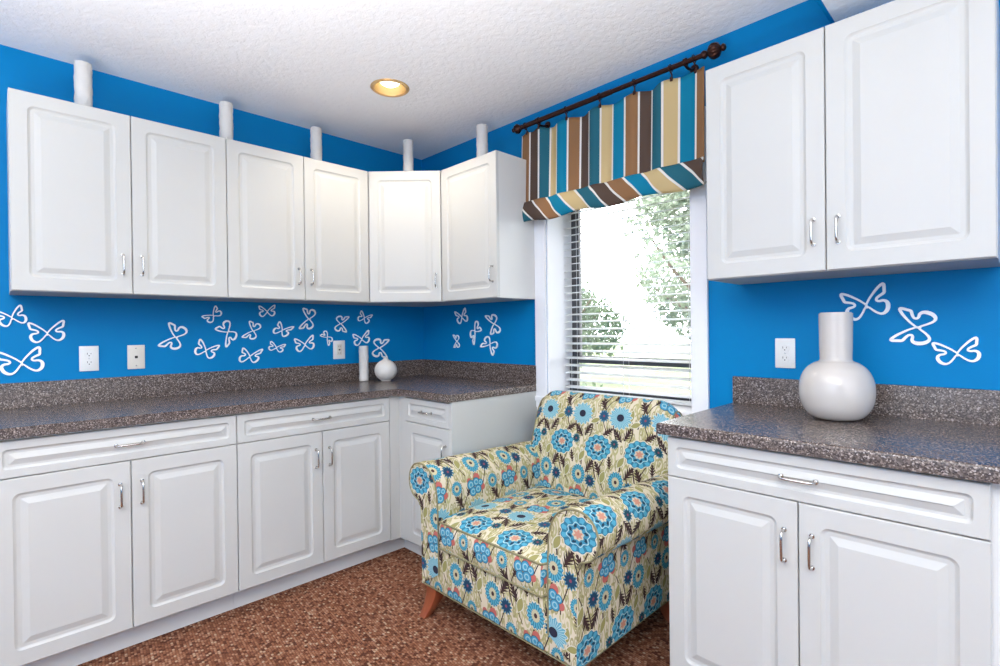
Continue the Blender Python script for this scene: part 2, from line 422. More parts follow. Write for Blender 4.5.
sash(SILL + .003, 1.066, .186, 'window_sash'); sash(1.034, HEAD - .01, .212, 'window_sash')

# blinds
bl = thing('window_blind', 'white horizontal slat blind lowered inside the window recess behind the armchair', 'window blind', ((WL1 + WR1) / 2, .147, SILL + .02))
HW = (WR1 - WL1) / 2 - .024
bm = BX(-HW, HW, -.026, .026, -.010, .006, bev=.004); obj('bottom_rail', bm, M_SLAT, bl)
bm = BX(-HW, HW, -.028, .028, HEAD - .01 - SILL - .02 - .045, HEAD - .01 - SILL - .021); obj('head_rail', bm, M_SLAT, bl)
PIT = .0408; first = None
def slat_bm():
    bm = bmesh.new(); t = R(9); k = 6; top = []; bot = []
    for i in range(k + 1):
        v = -.025 + .05 * i / k; c = .0025 * (1 - (v / .025) ** 2)
        y = v * math.cos(t); z = v * math.sin(t) + c
        top.append((y, z + .0013)); bot.append((y, z - .0013))
    L = [[bm.verts.new((x, y, z)) for (y, z) in top + bot[::-1]] for x in (-HW, HW)]
    n = len(L[0])
    for i in range(n): bm.faces.new((L[0][i], L[0][(i + 1) % n], L[1][(i + 1) % n], L[1][i]))
    bm.faces.new(L[0][::-1]); bm.faces.new(L[1]); return bm
z = .030; i = 0
while z < HEAD - SILL - .09:
    if first is None: first = obj('slat', slat_bm(), M_SLAT, bl, loc=(0, 0, z))
    else:
        o = first.copy(); COL.objects.link(o); o.parent = bl; o.location = (0, 0, z)
    z += PIT
for cx in (-HW + .05, -.01, HW - .05):
    bm = bmesh.new()
    for dy in (-.0265, .0265): tube(bm, [(cx, dy, 0), (cx, dy, HEAD - SILL - .07)], .0011, 5)
    obj('ladder_cord', bm, M_SLAT, bl)

# ------------------------------------------------------------------ cabinets
def ringrect(w, h, ins, rad, k=7):
    pts = []; rad = max(rad, .0006)
    x0, x1, z0, z1 = ins, w - ins, ins, h - ins
    for (cx, cz, a0) in ((x1 - rad, z0 + rad, -90), (x1 - rad, z1 - rad, 0), (x0 + rad, z1 - rad, 90), (x0 + rad, z0 + rad, 180)):
        for j in range(k + 1):
            a = R(a0 + 90 * j / k); pts.append((cx + rad * math.cos(a), cz + rad * math.sin(a)))
    return pts
def panel_bm(w, h, t=.019, st=.052, drawer=False):
    """moulded front: outer slab, rounded routed groove, mitred ramp up to a raised field"""
    bm = bmesh.new()
    if drawer: prof = [(0, 0, .001), (.0025, .0025, .002), (st, 0, .014), (st + .002, -.0018, .013), (st + .004, -.0048, .011), (st + .008, -.0068, .008), (st + .015, -.0070, .003), (st + .034, .0, .001)]
    else: prof = [(0, 0, .001), (.0025, .0025, .002), (st, 0, .022), (st + .002, -.0018, .021), (st + .005, -.0040, .018), (st + .009, -.0058, .014), (st + .019, -.0060, .006), (st + .021, -.0056, .002), (st + .040, -.0004, .001)]
    prof[0] = (0, -.0025, .001); prof[1] = (.0025, 0, .002)
    rings = []
    rings.append([bm.verts.new((x, t, z)) for x, z in ringrect(w, h, 0, .001)])
    for ins, d, rad in prof: rings.append([bm.verts.new((x, -d, z)) for x, z in ringrect(w, h, ins, rad)])
    n = len(rings[0])
    for a, b in zip(rings, rings[1:]):
        for i in range(n): bm.faces.new((a[i], a[(i + 1) % n], b[(i + 1) % n], b[i]))
    bm.faces.new(rings[0]); bm.faces.new(rings[-1][::-1]); return bm
def pull_bm(L=.085, vert=True):
    bm = bmesh.new(); h = L / 2
    pts = [(0, 0, -h), (0, -.012, -h), (0, -.022, -h + .004), (0, -.027, -h + .014), (0, -.028, 0), (0, -.027, h - .014), (0, -.022, h - .004), (0, -.012, h), (0, 0, h)]
    if not vert: pts = [(p[2], p[1], 0) for p in pts]
    tube(bm, spline(pts, 3), .0040, 8)
    for s in (-h, h):
        vs = lathe(bm, [(0, 0), (.0075, 0), (.0065, .003), (0, .004)], 12, axis=(0, -1, 0))
        for v in vs: v.co += Vector((0, 0, s)) if vert else Vector((s, 0, 0))
    return bm
GAP = .0016
def door(parent, x, y, z, w, h, hx=None, hz=None, rot=0, L=.085):
    """front leaf; (x,y,z) is its lower left front corner in the cabinet's own frame"""
    d = obj('door', panel_bm(w - 2 * GAP, h - 2 * GAP), M_CAB, parent, None, loc=(x + GAP * math.cos(rot), y + GAP * math.sin(rot), z + GAP), rot=(0, 0, rot))
    if hx is not None: obj('handle', pull_bm(L), M_CHROME, d, 60, loc=(hx, .0005, hz - z))
    return d
def drawer(parent, x, y, z, w, h, L=.085):
    d = obj('drawer', panel_bm(w - 2 * GAP, h - 2 * GAP, st=.028, drawer=True), M_CAB, parent, None, loc=(x + GAP, y, z + GAP))
    obj('handle', pull_bm(L, False), M_CHROME, d, 60, loc=(w / 2 - GAP, .0065 - .0065, h / 2 - GAP))
    return d
T = .019
def body(name, parent, w, d, z0, z1, under=True):
    bm = BX(0.0005, w - .0005, -d, -.001, z0, z1)
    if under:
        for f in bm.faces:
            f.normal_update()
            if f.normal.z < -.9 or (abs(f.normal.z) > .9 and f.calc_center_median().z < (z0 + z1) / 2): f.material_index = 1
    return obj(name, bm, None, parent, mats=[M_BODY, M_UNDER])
def upper(label, loc, rz, ws, z0, z1, handles):
    t = thing('wall_cabinet', label, 'cabinet', (loc[0], loc[1], z0), rz, 'white wall cabinets')
    w = sum(ws); H = z1 - z0
    body('cabinet_box', t, w, U - T, 0, H - .002)
    x = 0
    for wi, side in zip(ws, handles):
        door(t, x, -U, 0, wi, H, hx=(wi - .036 if side == 'R' else .032), hz=.125, L=.080)
        x += wi
    return t
yA = [-2.1433, -1.7601, -1.3808, -.999, -.613]
upper('white two-door wall cabinet at the far left end of the left wall run', (0, yA[0]), PI / 2, [yA[1] - yA[0], yA[2] - yA[1]], UB, UT, 'RL')
upper('white two-door wall cabinet between the far left one and the corner cabinet', (0, yA[2]), PI / 2, [yA[3] - yA[2], yA[4] - yA[3]], UB, UT, 'RL')
# diagonal corner cabinet
t = thing('wall_cabinet', 'white single-door corner wall cabinet set diagonally in the room corner', 'cabinet', (0, 0, UB), 0, 'white wall cabinets')
bm = bmesh.new(); prism(bm, [(.001, -.001), (.001, -CC + .001), (.283, -CC + .001), (CC - .001, -.283), (CC - .001, -.001)], 0, UT - UB - .002)
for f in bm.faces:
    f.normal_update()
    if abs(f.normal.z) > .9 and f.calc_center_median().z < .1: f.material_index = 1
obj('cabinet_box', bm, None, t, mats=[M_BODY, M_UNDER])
DW = (CC - U) * math.sqrt(2)
door(t, U, -CC, 0, DW, UT - UB, hx=DW - .036, hz=.125, rot=PI / 4, L=.080)
upper('white single-door wall cabinet between the corner cabinet and the curtained window', (CC, 0), 0, [1.0815 - CC], UB, UT, 'R')
upper('large white two-door wall cabinet right of the window, above the big vase', (2.1888, 0), 0, [2.5704 - 2.1888, 2.9607 - 2.5704], RUB, RUT, 'RL')

BT = CT_Z - CT_T; DZ = .7425; TOE = .1027; TK = .5497
def base(label, loc, rz, ws, left_fill=0, right_fill=0, single=None):
    t = thing('base_cabinet', label, 'cabinet', (loc[0], loc[1], 0), rz, 'white base cabinets')
    w = sum(ws) + left_fill + right_fill
    body('cabinet_box', t, w, F - T, TOE - .004, BT - .001)
    bm = BX(.0005, w - .0005, -TK, -TK + .015, 0, TOE - .0045); obj('toe_kick', bm, M_BODY, t)
    x = left_fill; wd = sum(ws)
    drawer(t, x, -F, DZ, wd, BT - .007 - DZ)
    for i, wi in enumerate(ws):
        side = 'R' if (i == 0) else 'L'
        door(t, x, -F, TOE, wi, DZ - TOE, hx=(wi - .036 if side == 'R' else .032), hz=.615)
        x += wi
    return t
base('white base cabinet with wide drawer at the far left of the left counter', (0, -2.206), PI / 2, [.3815, .3762])
base('white base cabinet with wide drawer on the left wall, nearest the corner', (0, -1.4483), PI / 2, [.3857, .376], right_fill=.0)
# blind corner box with its filler stiles
t = thing('base_cabinet', 'blind white corner base cabinet showing only narrow filler stiles in the corner', 'cabinet', (0, 0, 0), 0, 'white base cabinets')
bm = bmesh.new(); prism(bm, [(.001, -.001), (.001, -.6856), (F - .004, -.6856), (F - .004, -F + .004), (.688, -F + .004), (.688, -.001)], TOE - .004, BT - .001)
obj('filler_stile', bm, M_CAB, t)
bm = bmesh.new(); prism(bm, [(TK - .015, -.686), (TK, -.686), (TK, -TK), (.688, -TK), (.688, -TK + .015), (TK - .015, -TK + .015)], 0, TOE - .0045)
obj('toe_kick', bm, M_BODY, t)
t = base('narrow white base cabinet with small drawer on the window wall, left of the armchair', (.689, 0), 0, [1.069 - .689])
bm = BX(.3805, .3925, -F + .001, -.001, 0, BT - .001); obj('end_panel', bm, M_CAB, t)
base('large white base cabinet right of the armchair under the right-hand counter', (2.1909, 0), 0, [2.5723 - 2.1909, 2.9557 - 2.5723], right_fill=.11)

# ------------------------------------------------------------------ countertops
XW = 1.0857; XR = 2.1634; CT = .648
t = thing('countertop', 'L-shaped speckled grey-brown countertop running along the left wall into the corner', 'countertop', (0, 0, BT))
bm = bmesh.new(); prism(bm, [(.001, -.001), (.001, -2.26), (CT, -2.26), (CT, -CT - .045), (CT + .014, -CT - .014), (CT + .045, -CT), (XW, -CT), (XW, -.001)], 0, CT_T, bev=.009)
obj('worktop', bm, M_COUNTER, t, 40)
bm = bmesh.new(); prism(bm, [(.001, -.001), (.001, -2.26), (.020, -2.26), (.020, -.020), (XW, -.020), (XW, -.001)], CT_T, CT_T + .107, bev=.003)
obj('backsplash', bm, M_COUNTER, t, 40)
t = thing('countertop', 'straight speckled grey-brown countertop right of the window holding the big vase', 'countertop', (XR, 0, BT))
bm = bmesh.new(); prism(bm, [(0, -.001), (0, -CT), (.93, -CT), (.93, -.001)], 0, CT_T, bev=.009); obj('worktop', bm, M_COUNTER, t, 40)
bm = bmesh.new(); prism(bm, [(.003, -.001), (.003, -.020), (.93, -.020), (.93, -.001)], CT_T, CT_T + .107, bev=.003); obj('backsplash', bm, M_COUNTER, t, 40)

# ------------------------------------------------------------------ vases
def pillar_vase(label, x, y, z, h=.216, r=.0305, group='white textured pillar vases', ph=0):
    bm = bmesh.new(); n = 26; prof = [(0, 0), (r * .93, 0)]
    for i in range(n + 1):
        q = i / n; prof.append((r * (1 + .045 * abs(math.sin(q * PI * 5 + .3)) - .02), .002 + (h - .004) * q))
    prof += [(r * .86, h), (r * .84, h - .006), (r * .84, h - .09), (0, h - .09)]
    lathe(bm, prof, 28, wob=lambda a, zz: .022 * math.sin(a * 5 + zz * 70 + ph) + .015 * math.sin(a * 9 - zz * 130 + ph))
    return tag(obj('pillar_vase', bm, M_BISQUE, None, 50, loc=(x, y, z)), label, 'vase', group)
TZ = UT - .002 - .0
pillar_vase('white textured pillar vase standing on the far left wall cabinet, leftmost of the row', .2, -1.907, TZ, ph=.2)
pillar_vase('white textured pillar vase on the wall cabinets, second from the left of the row', .2, -1.346, TZ, ph=1.3)
pillar_vase('white textured pillar vase on the wall cabinets, left of the ceiling light', .2, -.876, TZ, ph=2.1)
pillar_vase('white textured pillar vase standing on the diagonal corner wall cabinet', .395, -.386, TZ, r=.0300, ph=3.3)
pillar_vase('white textured pillar vase on the wall cabinet just left of the window curtain', .868, -.211, TZ, r=.0315, ph=4.1)
pillar_vase('white pillar vase standing on the left countertop beside the small round vase', (.119), -.547, CT_Z + .001, h=.219, r=.028, ph=5.0)
def ball_vase():
    bm = bmesh.new(); prof = [(0, 0), (.026, 0), (.031, .0015)]
    for i in range(3, 20):
        a = -PI / 2 + PI * i / 21.5
        prof.append((.0685 * math.cos(a), .0665 + .0665 * math.sin(a)))
    prof += [(.0165, .134), (.0145, .139), (.0135, .1445), (.011, .146), (.010, .141), (.010, .125), (0, .124)]
    lathe(bm, prof, 40)
    return bm
tag(obj('round_vase', ball_vase(), M_BISQUE, None, 50, loc=(.229, -.458, CT_Z + .001)), 'small round white vase with tiny spout on the left countertop', 'vase')
bm = bmesh.new()
prof = [(0, 0), (.045, 0), (.056, .0015), (.078, .012), (.097, .038), (.1060, .068), (.1080, .096), (.1055, .124), (.097, .150), (.083, .171), (.064, .186), (.050, .192), (.0465, .197), (.0460, .206),
        (.0470, .24), (.0478, .30), (.0485, .3455), (.0475, .348), (.0455, .3475), (.0445, .342), (.043, .22), (.043, .17), (0, .165)]
lathe(bm, [(p.x, p.y) for p in spline([(a, b, 0) for a, b in prof[1:-1]], 3)], 56)
tag(obj('bottle_vase', bm, M_CERAMIC, None, 60, loc=(2.571, -.2, CT_Z + .001)), 'large glossy white vase with round belly and tall straight neck on the right countertop', 'vase')

# ------------------------------------------------------------------ outlets
def outlet(label, loc, rz, kind='duplex', w=.071):
    t = thing('wall_outlet', label, 'outlet', loc, rz, 'wall outlets and plates')
    mat = M_IVORY if kind == 'jack' else M_PLATE
    pl = obj('cover_plate', BX(-w / 2, w / 2, -.006, -.0005, -.0575, .0575, bev=.0025), mat, t, 40)
    if kind == 'duplex':
        for s in (-1, 1):
            bm = bmesh.new(); lathe(bm, [(0, 0), (.0165, 0), (.0165, .002), (.0155, .003), (0, .003)], 24, axis=(0, -1, 0))
            for v in bm.verts: v.co += Vector((0, -.006, s * .0195)); v.co.z = max(min(v.co.z, s * .0195 + .0135), s * .0195 - .0135)
            rc = obj('receptacle', bm, M_PLATE, t, 40)
            bm = bmesh.new(); c = s * .0195
            box(bm, -.0075, -.0055, -.0097, -.0088, c - .001, c + .007); box(bm, .0055, .0073, -.0097, -.0088, c - .000, c + .006)
            vs = lathe(bm, [(0, 0), (.0024, 0), (.0024, .0009), (0, .0009)], 10, axis=(0, -1, 0))
            for v in vs: v.co += Vector((0, -.0088, c - .0065))
            obj('slots', bm, M_DARK, rc)
        bm = bmesh.new(); vs = lathe(bm, [(0, 0), (.0028, 0), (.002, .001), (0, .001)], 10, axis=(0, -1, 0))
        for v in vs: v.co.y -= .006
        obj('screw', bm, M_CHROME, t)
    elif kind == 'jack':
        bm = BX(-.006, .006, -.0085, -.0055, -.006, .006, bev=.001); obj('jack', bm, M_DARK, t)
        for s in (-.042, .042):
            bm = bmesh.new(); vs = lathe(bm, [(0, 0), (.003, 0), (.002, .001), (0, .001)], 10, axis=(0, -1, 0))
            for v in vs: v.co += Vector((0, -.006, s))
            obj('screw', bm, M_CHROME, t)
    else:
        bm = BX(-.0165, .0165, -.009, -.0055, -.0335, .0335, bev=.0015); f = obj('receptacle', bm, M_IVORY, t, 40)
        bm = bmesh.new()
        for c in (-.021, .021):
            box(bm, -.007, -.0052, -.0097, -.0088, c - .003, c + .004); box(bm, .0052, .007, -.0097, -.0088, c - .003, c + .004)
        box(bm, -.006, .006, -.0097, -.0088, -.004, .004)
        obj('slots', bm, M_DARK, f)
    return t
outlet('white two-socket outlet near the left end of the left wall', (0, -1.8815, 1.113), PI / 2)
outlet('ivory wall plate with a small dark jack, second from the left on the left wall', (0, -1.703, 1.112), PI / 2, 'jack', .070)
outlet('white outlet with a rectangular insert above the left counter near the pillar vase', (0, -.652, 1.111), PI / 2, 'deco', .078)
outlet('white two-socket outlet on the window wall left of the big vase', (2.36, 0, 1.120), 0)

# ------------------------------------------------------------------ butterflies
FWD = Vector((-math.sin(.7939) * math.cos(-.005), math.cos(.7939) * math.cos(-.005), math.sin(-.005)))
RT = Vector((math.cos(.7939), math.sin(.7939), 0)); UP = RT.cross(FWD)
RT2 = RT * math.cos(-.0112) + UP * math.sin(-.0112); UP2 = -RT * math.sin(-.0112) + UP * math.cos(-.0112)
FL = 512.6553
def on_wall(px, py, wall):
    d = FWD + RT2 * (px - 500) / FL - UP2 * (py - 333) / FL
    c = Vector(CAM); p = c + d * ((-c.x / d.x) if wall == 'L' else (-c.y / d.y))
    return (p.y, p.z) if wall == 'L' else (p.x, p.z)          # the wall's own 2-D coordinates
WING = [(0, .02), (.13, .20), (.30, .37), (.66, .66), (.93, .80), (.99, .74), (.95, .55), (.90, .40), (.70, .32), (.54, .24), (.50, .14), (.60, .08),
        (.78, .07), (.90, -.01), (.93, -.16), (.85, -.36), (.67, -.49), (.48, -.47), (.28, -.31), (.11, -.11)]
def butterfly(label, c, t1, t2, wall):
    C0, A, B = (Vector(on_wall(*p, wall)) for p in (c, t1, t2))
    ca, cb = A - C0, B - C0
    ex = (ca - cb) / 2; ey = (ca + cb) / 2 / .76                 # canonical tips sit at (+-1,.76)
    lx = ex.length
    if ey.length < .45 * lx: ey = ey.normalized() * .62 * lx     # never squashed flat
    S = max(ex.length, ey.length * .9)
    bm = bmesh.new(); d0, d1 = -.0006, -.0060
    for s in (1, -1):
        pts = spline([(s * x, y, 0) for x, y in WING], 3, True)
        P = [ex * p.x + ey * p.y for p in pts]; n = len(P)
        rows = []
        for i, p in enumerate(P):
            tg = (P[(i + 1) % n] - P[i - 1]); tg.normalize() if tg.length > 1e-9 else None
            nn = Vector((-tg.y, tg.x)); q = abs(pts[i].x)
            hw = S * (.040 + .028 * min(1, q)) * (1 + .35 * max(0, min(1, (.1 - pts[i].y) * 4)) * max(0, min(1, (q - .5) * 3)))
            a, b = p + nn * hw, p - nn * hw
            rows.append([bm.verts.new((v.x, dd, v.y)) for v, dd in ((a, d0), (a, d1), (b, d1), (b, d0))])
        for i in range(n):
            r0, r1 = rows[i], rows[(i + 1) % n]
            for k in range(4): bm.faces.new((r0[k], r0[(k + 1) % 4], r1[(k + 1) % 4], r1[k]))
    u1 = ey.normalized(); bd = [C0 * 0 + u1 * (S * .14 * k) for k in (-1, -.4, .3, 1)]
    tube(bm, [(p.x, -.0045, p.y) for p in bd], [S * .03, S * .06, S * .06, S * .03], 6)
    bm.normal_update()
    if wall == 'L': loc, rz = (0, C0.x, C0.y), PI / 2
    else: loc, rz = (C0.x, 0, C0.y), 0
    o = obj('butterfly_cutout', bm, M_PAINTWHITE, None, loc=loc, rot=(0, 0, rz))
    return tag(o, label, 'wall decoration', 'white butterfly cutouts on the blue walls')
BF = [
 ('L', (175.8, 337.3), (169.8, 322.9), (159, 346), 'leftmost and largest white butterfly of the left wall cluster, head pointing left'),
 ('L', (213.3, 315.7), (215.7, 306.1), (201.9, 316.9), 'small white butterfly high in the left wall cluster, second from its left end'),
 ('L', (228.1, 331.6), (215.5, 328.4), (226.5, 346.7), 'white butterfly head down-left in the left wall cluster, below the high small one'),
 ('L', (253.3, 331), (249.9, 321.2), (242.3, 337.3), 'white butterfly facing left, directly above the upright one on the lowest row'),
 ('L', (205.5, 350.9), (199.5, 339.7), (219.1, 346), 'white butterfly low at the left of the cluster, below the high small one'),
 ('L', (249.5, 356.9), (242.5, 348.5), (262.3, 349.7), 'upright white butterfly on the lowest row, just above the left backsplash'),
 ('L', (267, 312.1), (274.7, 305.5), (258.7, 306.4), 'small upright white butterfly tucked under the wall cabinets, mid cluster'),
 ('L', (281.7, 330.7), (278.9, 322), (293.3, 327.2), 'white butterfly tilted right, below and right of the one tucked under the cabinets'),
 ('L', (309, 319.1), (303.4, 308.3), (299.5, 328.6), 'large white butterfly facing left, topmost under the second cabinet pair'),
 ('L', (276.1, 347.9), (270.5, 341.6), (285.2, 344.7), 'small white butterfly low in the cluster, between two larger upright ones'),
 ('L', (304.8, 345.1), (294.3, 339.5), (312.9, 335.6), 'large upright white butterfly low in the cluster, below the large left-facing one'),
 ('L', (327.2, 337), (320.2, 335.3), (328.6, 345.4), 'small white butterfly touching the upper left of the corner-side outlet'),
 ('L', (340.1, 323.7), (348.2, 316.7), (345.7, 332.1), 'white butterfly facing right, directly above the corner-side outlet'),
 ('L', (363.9, 318.5), (360.8, 311.1), (372, 315.3), 'small white butterfly high above the pillar vase on the left counter'),
 ('L', (361.5, 339.5), (352.7, 334.9), (368.5, 330.7), 'white butterfly partly hidden by the top of the counter pillar vase'),
 ('L', (378.7, 347.9), (388.2, 339.6), (386, 357.6), 'white butterfly facing right, partly behind the small round vase'),
 ('L', (12, 318.1), (21, 305.8), (-7, 311), 'white butterfly at the picture\'s left edge just under the wall cabinet'),
 ('L', (47.3, 333.8), (28.2, 323.8), (63.8, 321.2), 'upright white butterfly nearest the left outlet, right of two others at the edge'),
 ('L', (21.8, 363.6), (39.8, 347.8), (-4.5, 353), 'big white butterfly low at the picture\'s left edge above the backsplash'),
 ('B', (462.3, 317.6), (455.2, 312.4), (465.6, 308.5), 'upper left white butterfly of the five on the window wall by the corner'),
 ('B', (457.4, 341.3), (453.7, 334.9), (454.6, 347.5), 'tiny lowest left white butterfly of the five on the window wall by the corner'),
 ('B', (475.2, 330.8), (481.6, 329.4), (474, 344.4), 'middle white butterfly of the five on the window wall by the corner'),
 ('B', (494.7, 323.9), (486, 315.8), (491.5, 334.4), 'upper right white butterfly of the five on the window wall by the corner'),
 ('B', (490.5, 343.9), (481, 346), (493.4, 354.9), 'lower right white butterfly of the five on the window wall by the corner'),
 ('B', (866.6, 305.9), (841, 295.4), (884, 284.4), 'white butterfly just above and right of the big vase\'s mouth'),
 ('B', (918, 327.4), (901.4, 308.2), (892, 340.5), 'white butterfly facing left, middle of the three beside the big vase'),
 ('B', (957.5, 354), (932.9, 343.9), (977, 338.2), 'lowest right white butterfly of the three beside the big vase'),
]
for w, c, a, b, lab in BF: butterfly(lab, c, a, b, w)

# ------------------------------------------------------------------ curtain rod and striped valance
RZ = 2.350; RY = -.085
rod = thing('curtain_rod', 'dark bronze curtain rod with ribbed ball finials above the window', 'curtain rod', (1.59, RY, RZ))
XL_, XR_ = 1.062 - 1.59, 2.085 - 1.59
bm = bmesh.new(); tube(bm, [(XL_, 0, 0), (.05, 0, 0)], .0130, 14); tube(bm, [(.05, 0, 0), (XR_, 0, 0)], .0108, 14); obj('pole', bm, M_BRONZE, rod, 60)
for s, x in ((-1, XL_), (1, XR_)):
    bm = bmesh.new(); k = 1.15 if s > 0 else .95
    vs = lathe(bm, [(0, -.005), (.013, -.003), (.015, .004), (.012, .010), (.009, .014), (.014, .019), (.022, .026), (.0265, .036), (.0265, .044), (.022, .054), (.014, .060), (.009, .064), (.012, .068), (.013, .073), (.008, .079), (0, .080)],
               40, axis=(s, 0, 0), wob=lambda a, z: (.07 * math.sin(a * 10) if .02 < z < .058 else 0))
    for v in vs: v.co = v.co * k + Vector((x, 0, 0))
    obj('finial', bm, M_BRONZE, rod, 60)
for x in (1.175 - 1.59, 2.008 - 1.59):
    bm = bmesh.new(); tube(bm, spline([(x, -.003, -.012), (x, .02, -.018), (x, .05, -.014), (x, .075, -.004), (x, -RY - .004, 0)], 3), .006, 10)
    vs = lathe(bm, [(0, 0), (.020, 0), (.018, .005), (0, .006)], 20, axis=(0, -1, 0))
    for v in vs: v.co += Vector((x, -RY - .001, 0))
    vs = lathe(bm, [(.0135, -.006), (.0165, -.006), (.0165, .006), (.0135, .006)], 16, axis=(1, 0, 0))
    for v in vs: v.co.x += x
    obj('bracket', bm, M_BRONZE, rod, 60)
HK = [1.185, 1.368, 1.572, 1.763, 1.940, 2.045, 1.085]
# the hooks that clip the cloth to the rod
CX = 1.575
cur = thing('window_valance', 'striped valance in teal, blue, beige, tan and brown with folded diagonal cuff', 'valance', (CX, -.075, 2.31))
C0_, C1_ = 1.040, 2.092
nh = sorted(HK)
def fold(x): return .012 * math.sin((x - C0_) * 2 * PI / .187 + .6) + .006 * math.sin((x - C0_) * 2 * PI / .113 + 2)
def topz(x):
    d = min(abs(x - h) for h in nh); return 2.308 + .010 * max(0, (1.3 - x) / .3) - min(.016, d * .16) + .002 * math.sin(x * 60)
nx = 150; bm = bmesh.new(); uvl = bm.loops.layers.uv.new('UVMap')
def cloth(bm, uvl, rowf, nr, uoff=0.0, diag=False, thick=.0):
    grid = []; us = []
    u = 0; last = None
    for i in range(nx + 1):
        x = C0_ + (C1_ - C0_) * i / nx
        u += 0 if last is None else (Vector((x, fold(x) * 1.6)) - last).length * 1.0
        last = Vector((x, fold(x) * 1.6)); us.append(u)
    tot = us[-1]
    for i in range(nx + 1):
        x = C0_ + (C1_ - C0_) * i / nx
        col_ = []
        for j in range(nr + 1):
            y, z, vv = rowf(x, j / nr)
            col_.append((bm.verts.new((x - CX, y, z - 2.31)), (.144 - .74 * us[i] / tot * 1.08 + .72 * (1.925 - z)) if diag else us[i] / tot * 16 * .072 * .985 + uoff, vv))
        grid.append(col_)
    for i in range(nx):
        for j in range(nr):
            q = (grid[i][j], grid[i + 1][j], grid[i + 1][j + 1], grid[i][j + 1])
            f = bm.faces.new([a[0] for a in q])
            for lp, a in zip(f.loops, q): lp[uvl].uv = (a[1], a[2])
def main_row(x, t):
    zt = topz(x); zb = 1.905
    return fold(x) * (1 - .25 * t) - .012 * t, zt + (zb - zt) * t, t * .4
def cuff_row(x, t):
    # folded cuff that bellies forward then tucks back under itself
    sag = .010 * math.sin((x - C0_) * 2 * PI / .36 + .5)
    a = t * 1.15 * PI
    y = -.022 - .016 * math.sin(min(a, PI)) + fold(x) * .5 * (1 - t); z = 1.925 - .115 * min(1, t / .8) + sag * t + (.02 * (t - .8) / .2 if t > .8 else 0)
    return y + (.018 if t > .8 else 0) * (t - .8) / .2, z, -t * .135
cloth(bm, uvl, main_row, 16, uoff=.0); KEEP.append(bm)
o = obj('cloth_panel', bm, M_STRIPE, cur, 180)
md = o.modifiers.new('thick', 'SOLIDIFY'); md.thickness = .002
bm = bmesh.new(); uvl = bm.loops.layers.uv.new('UVMap'); cloth(bm, uvl, cuff_row, 14, uoff=.036, diag=True); KEEP.append(bm)
o = obj('folded_cuff', bm, M_STRIPE, cur, 180)
md = o.modifiers.new('thick', 'SOLIDIFY'); md.thickness = .002
for x in nh:
    bm = bmesh.new(); zt = topz(x) - 2.31; ry = RY + .075; rz = RZ - 2.31
    tube(bm, [(x - CX, ry + .0165 * math.cos(a), rz - .001 + .0165 * math.sin(a)) for a in [2 * PI * k / 20 for k in range(20)]], .0022, 8, closed=True)
    yy = fold(x)
    tube(bm, spline([(x - CX, ry, rz - .0145), (x - CX + .004, ry - .008, rz - .022), (x - CX + .006, yy - .008, zt + .010), (x - CX, yy - .006, zt - .008)], 4), .003, 8)
    box(bm, x - CX - .006, x - CX + .006, yy - .007, yy + .006, zt - .012, zt + .006, bev=.002)
    for v in bm.verts: v.co += Vector((CX - 1.59, -.075 - RY, 2.31 - RZ))
    obj('ring_clip', bm, M_BRONZE, rod, 60)

# ------------------------------------------------------------------ ceiling light
cl = thing('ceiling_light', 'lit round recessed ceiling light with warm brass-coloured trim ring', 'ceiling light', (LX, LY, CEIL))
bm = bmesh.new(); lathe(bm, [(.078, .002), (.078, -.003), (.083, -.007), (.091, -.006), (.0965, -.001), (.0965, .0)], 48); obj('trim_ring', bm, M_BRASS, cl, 60)
bm = bmesh.new(); lathe(bm, [(.0785, .001), (.075, .03), (.068, .075), (.055, .105), (.0, .11)], 48); obj('reflector', bm, M_REFL, cl, 60)
bm = bmesh.new(); lathe(bm, [(0, .010), (.030, .013), (.048, .024), (.053, .038), (.046, .058), (.028, .085), (.02, .105)], 36); obj('bulb', bm, M_BULB, cl, 60)

# ------------------------------------------------------------------ armchair
AX, AY = 1.592, -.475
ch = thing('armchair', 'upholstered armchair in blue and olive floral fabric with rolled arms, before the window', 'armchair', (AX, AY, 0), R(0))
LEG = .130
def boxuv(bm, uo=(0, 0), ax=None):
    uvl = bm.loops.layers.uv.verify()
    for f in bm.faces:
        f.normal_update(); n = f.normal; a = max(range(3), key=lambda i: abs(n[i]))
        for lp in f.loops:
            c = lp.vert.co
            uv = (c.y, c.z) if a == 0 else ((c.x, c.z) if a == 1 else (c.x, c.y))
            lp[uvl].uv = (uv[0] + uo[0], uv[1] + uo[1])
def fab(name, bm, smooth=50, parent=None, sub=0):
    o = obj(name, bm, M_FAB, parent or ch, smooth)
    return o
# base rail
bm = BX(-.41, .41, -.401, .395, LEG, .322, bev=.012, seg=3); boxuv(bm, (.03, -.20)); fab('seat_base', bm)
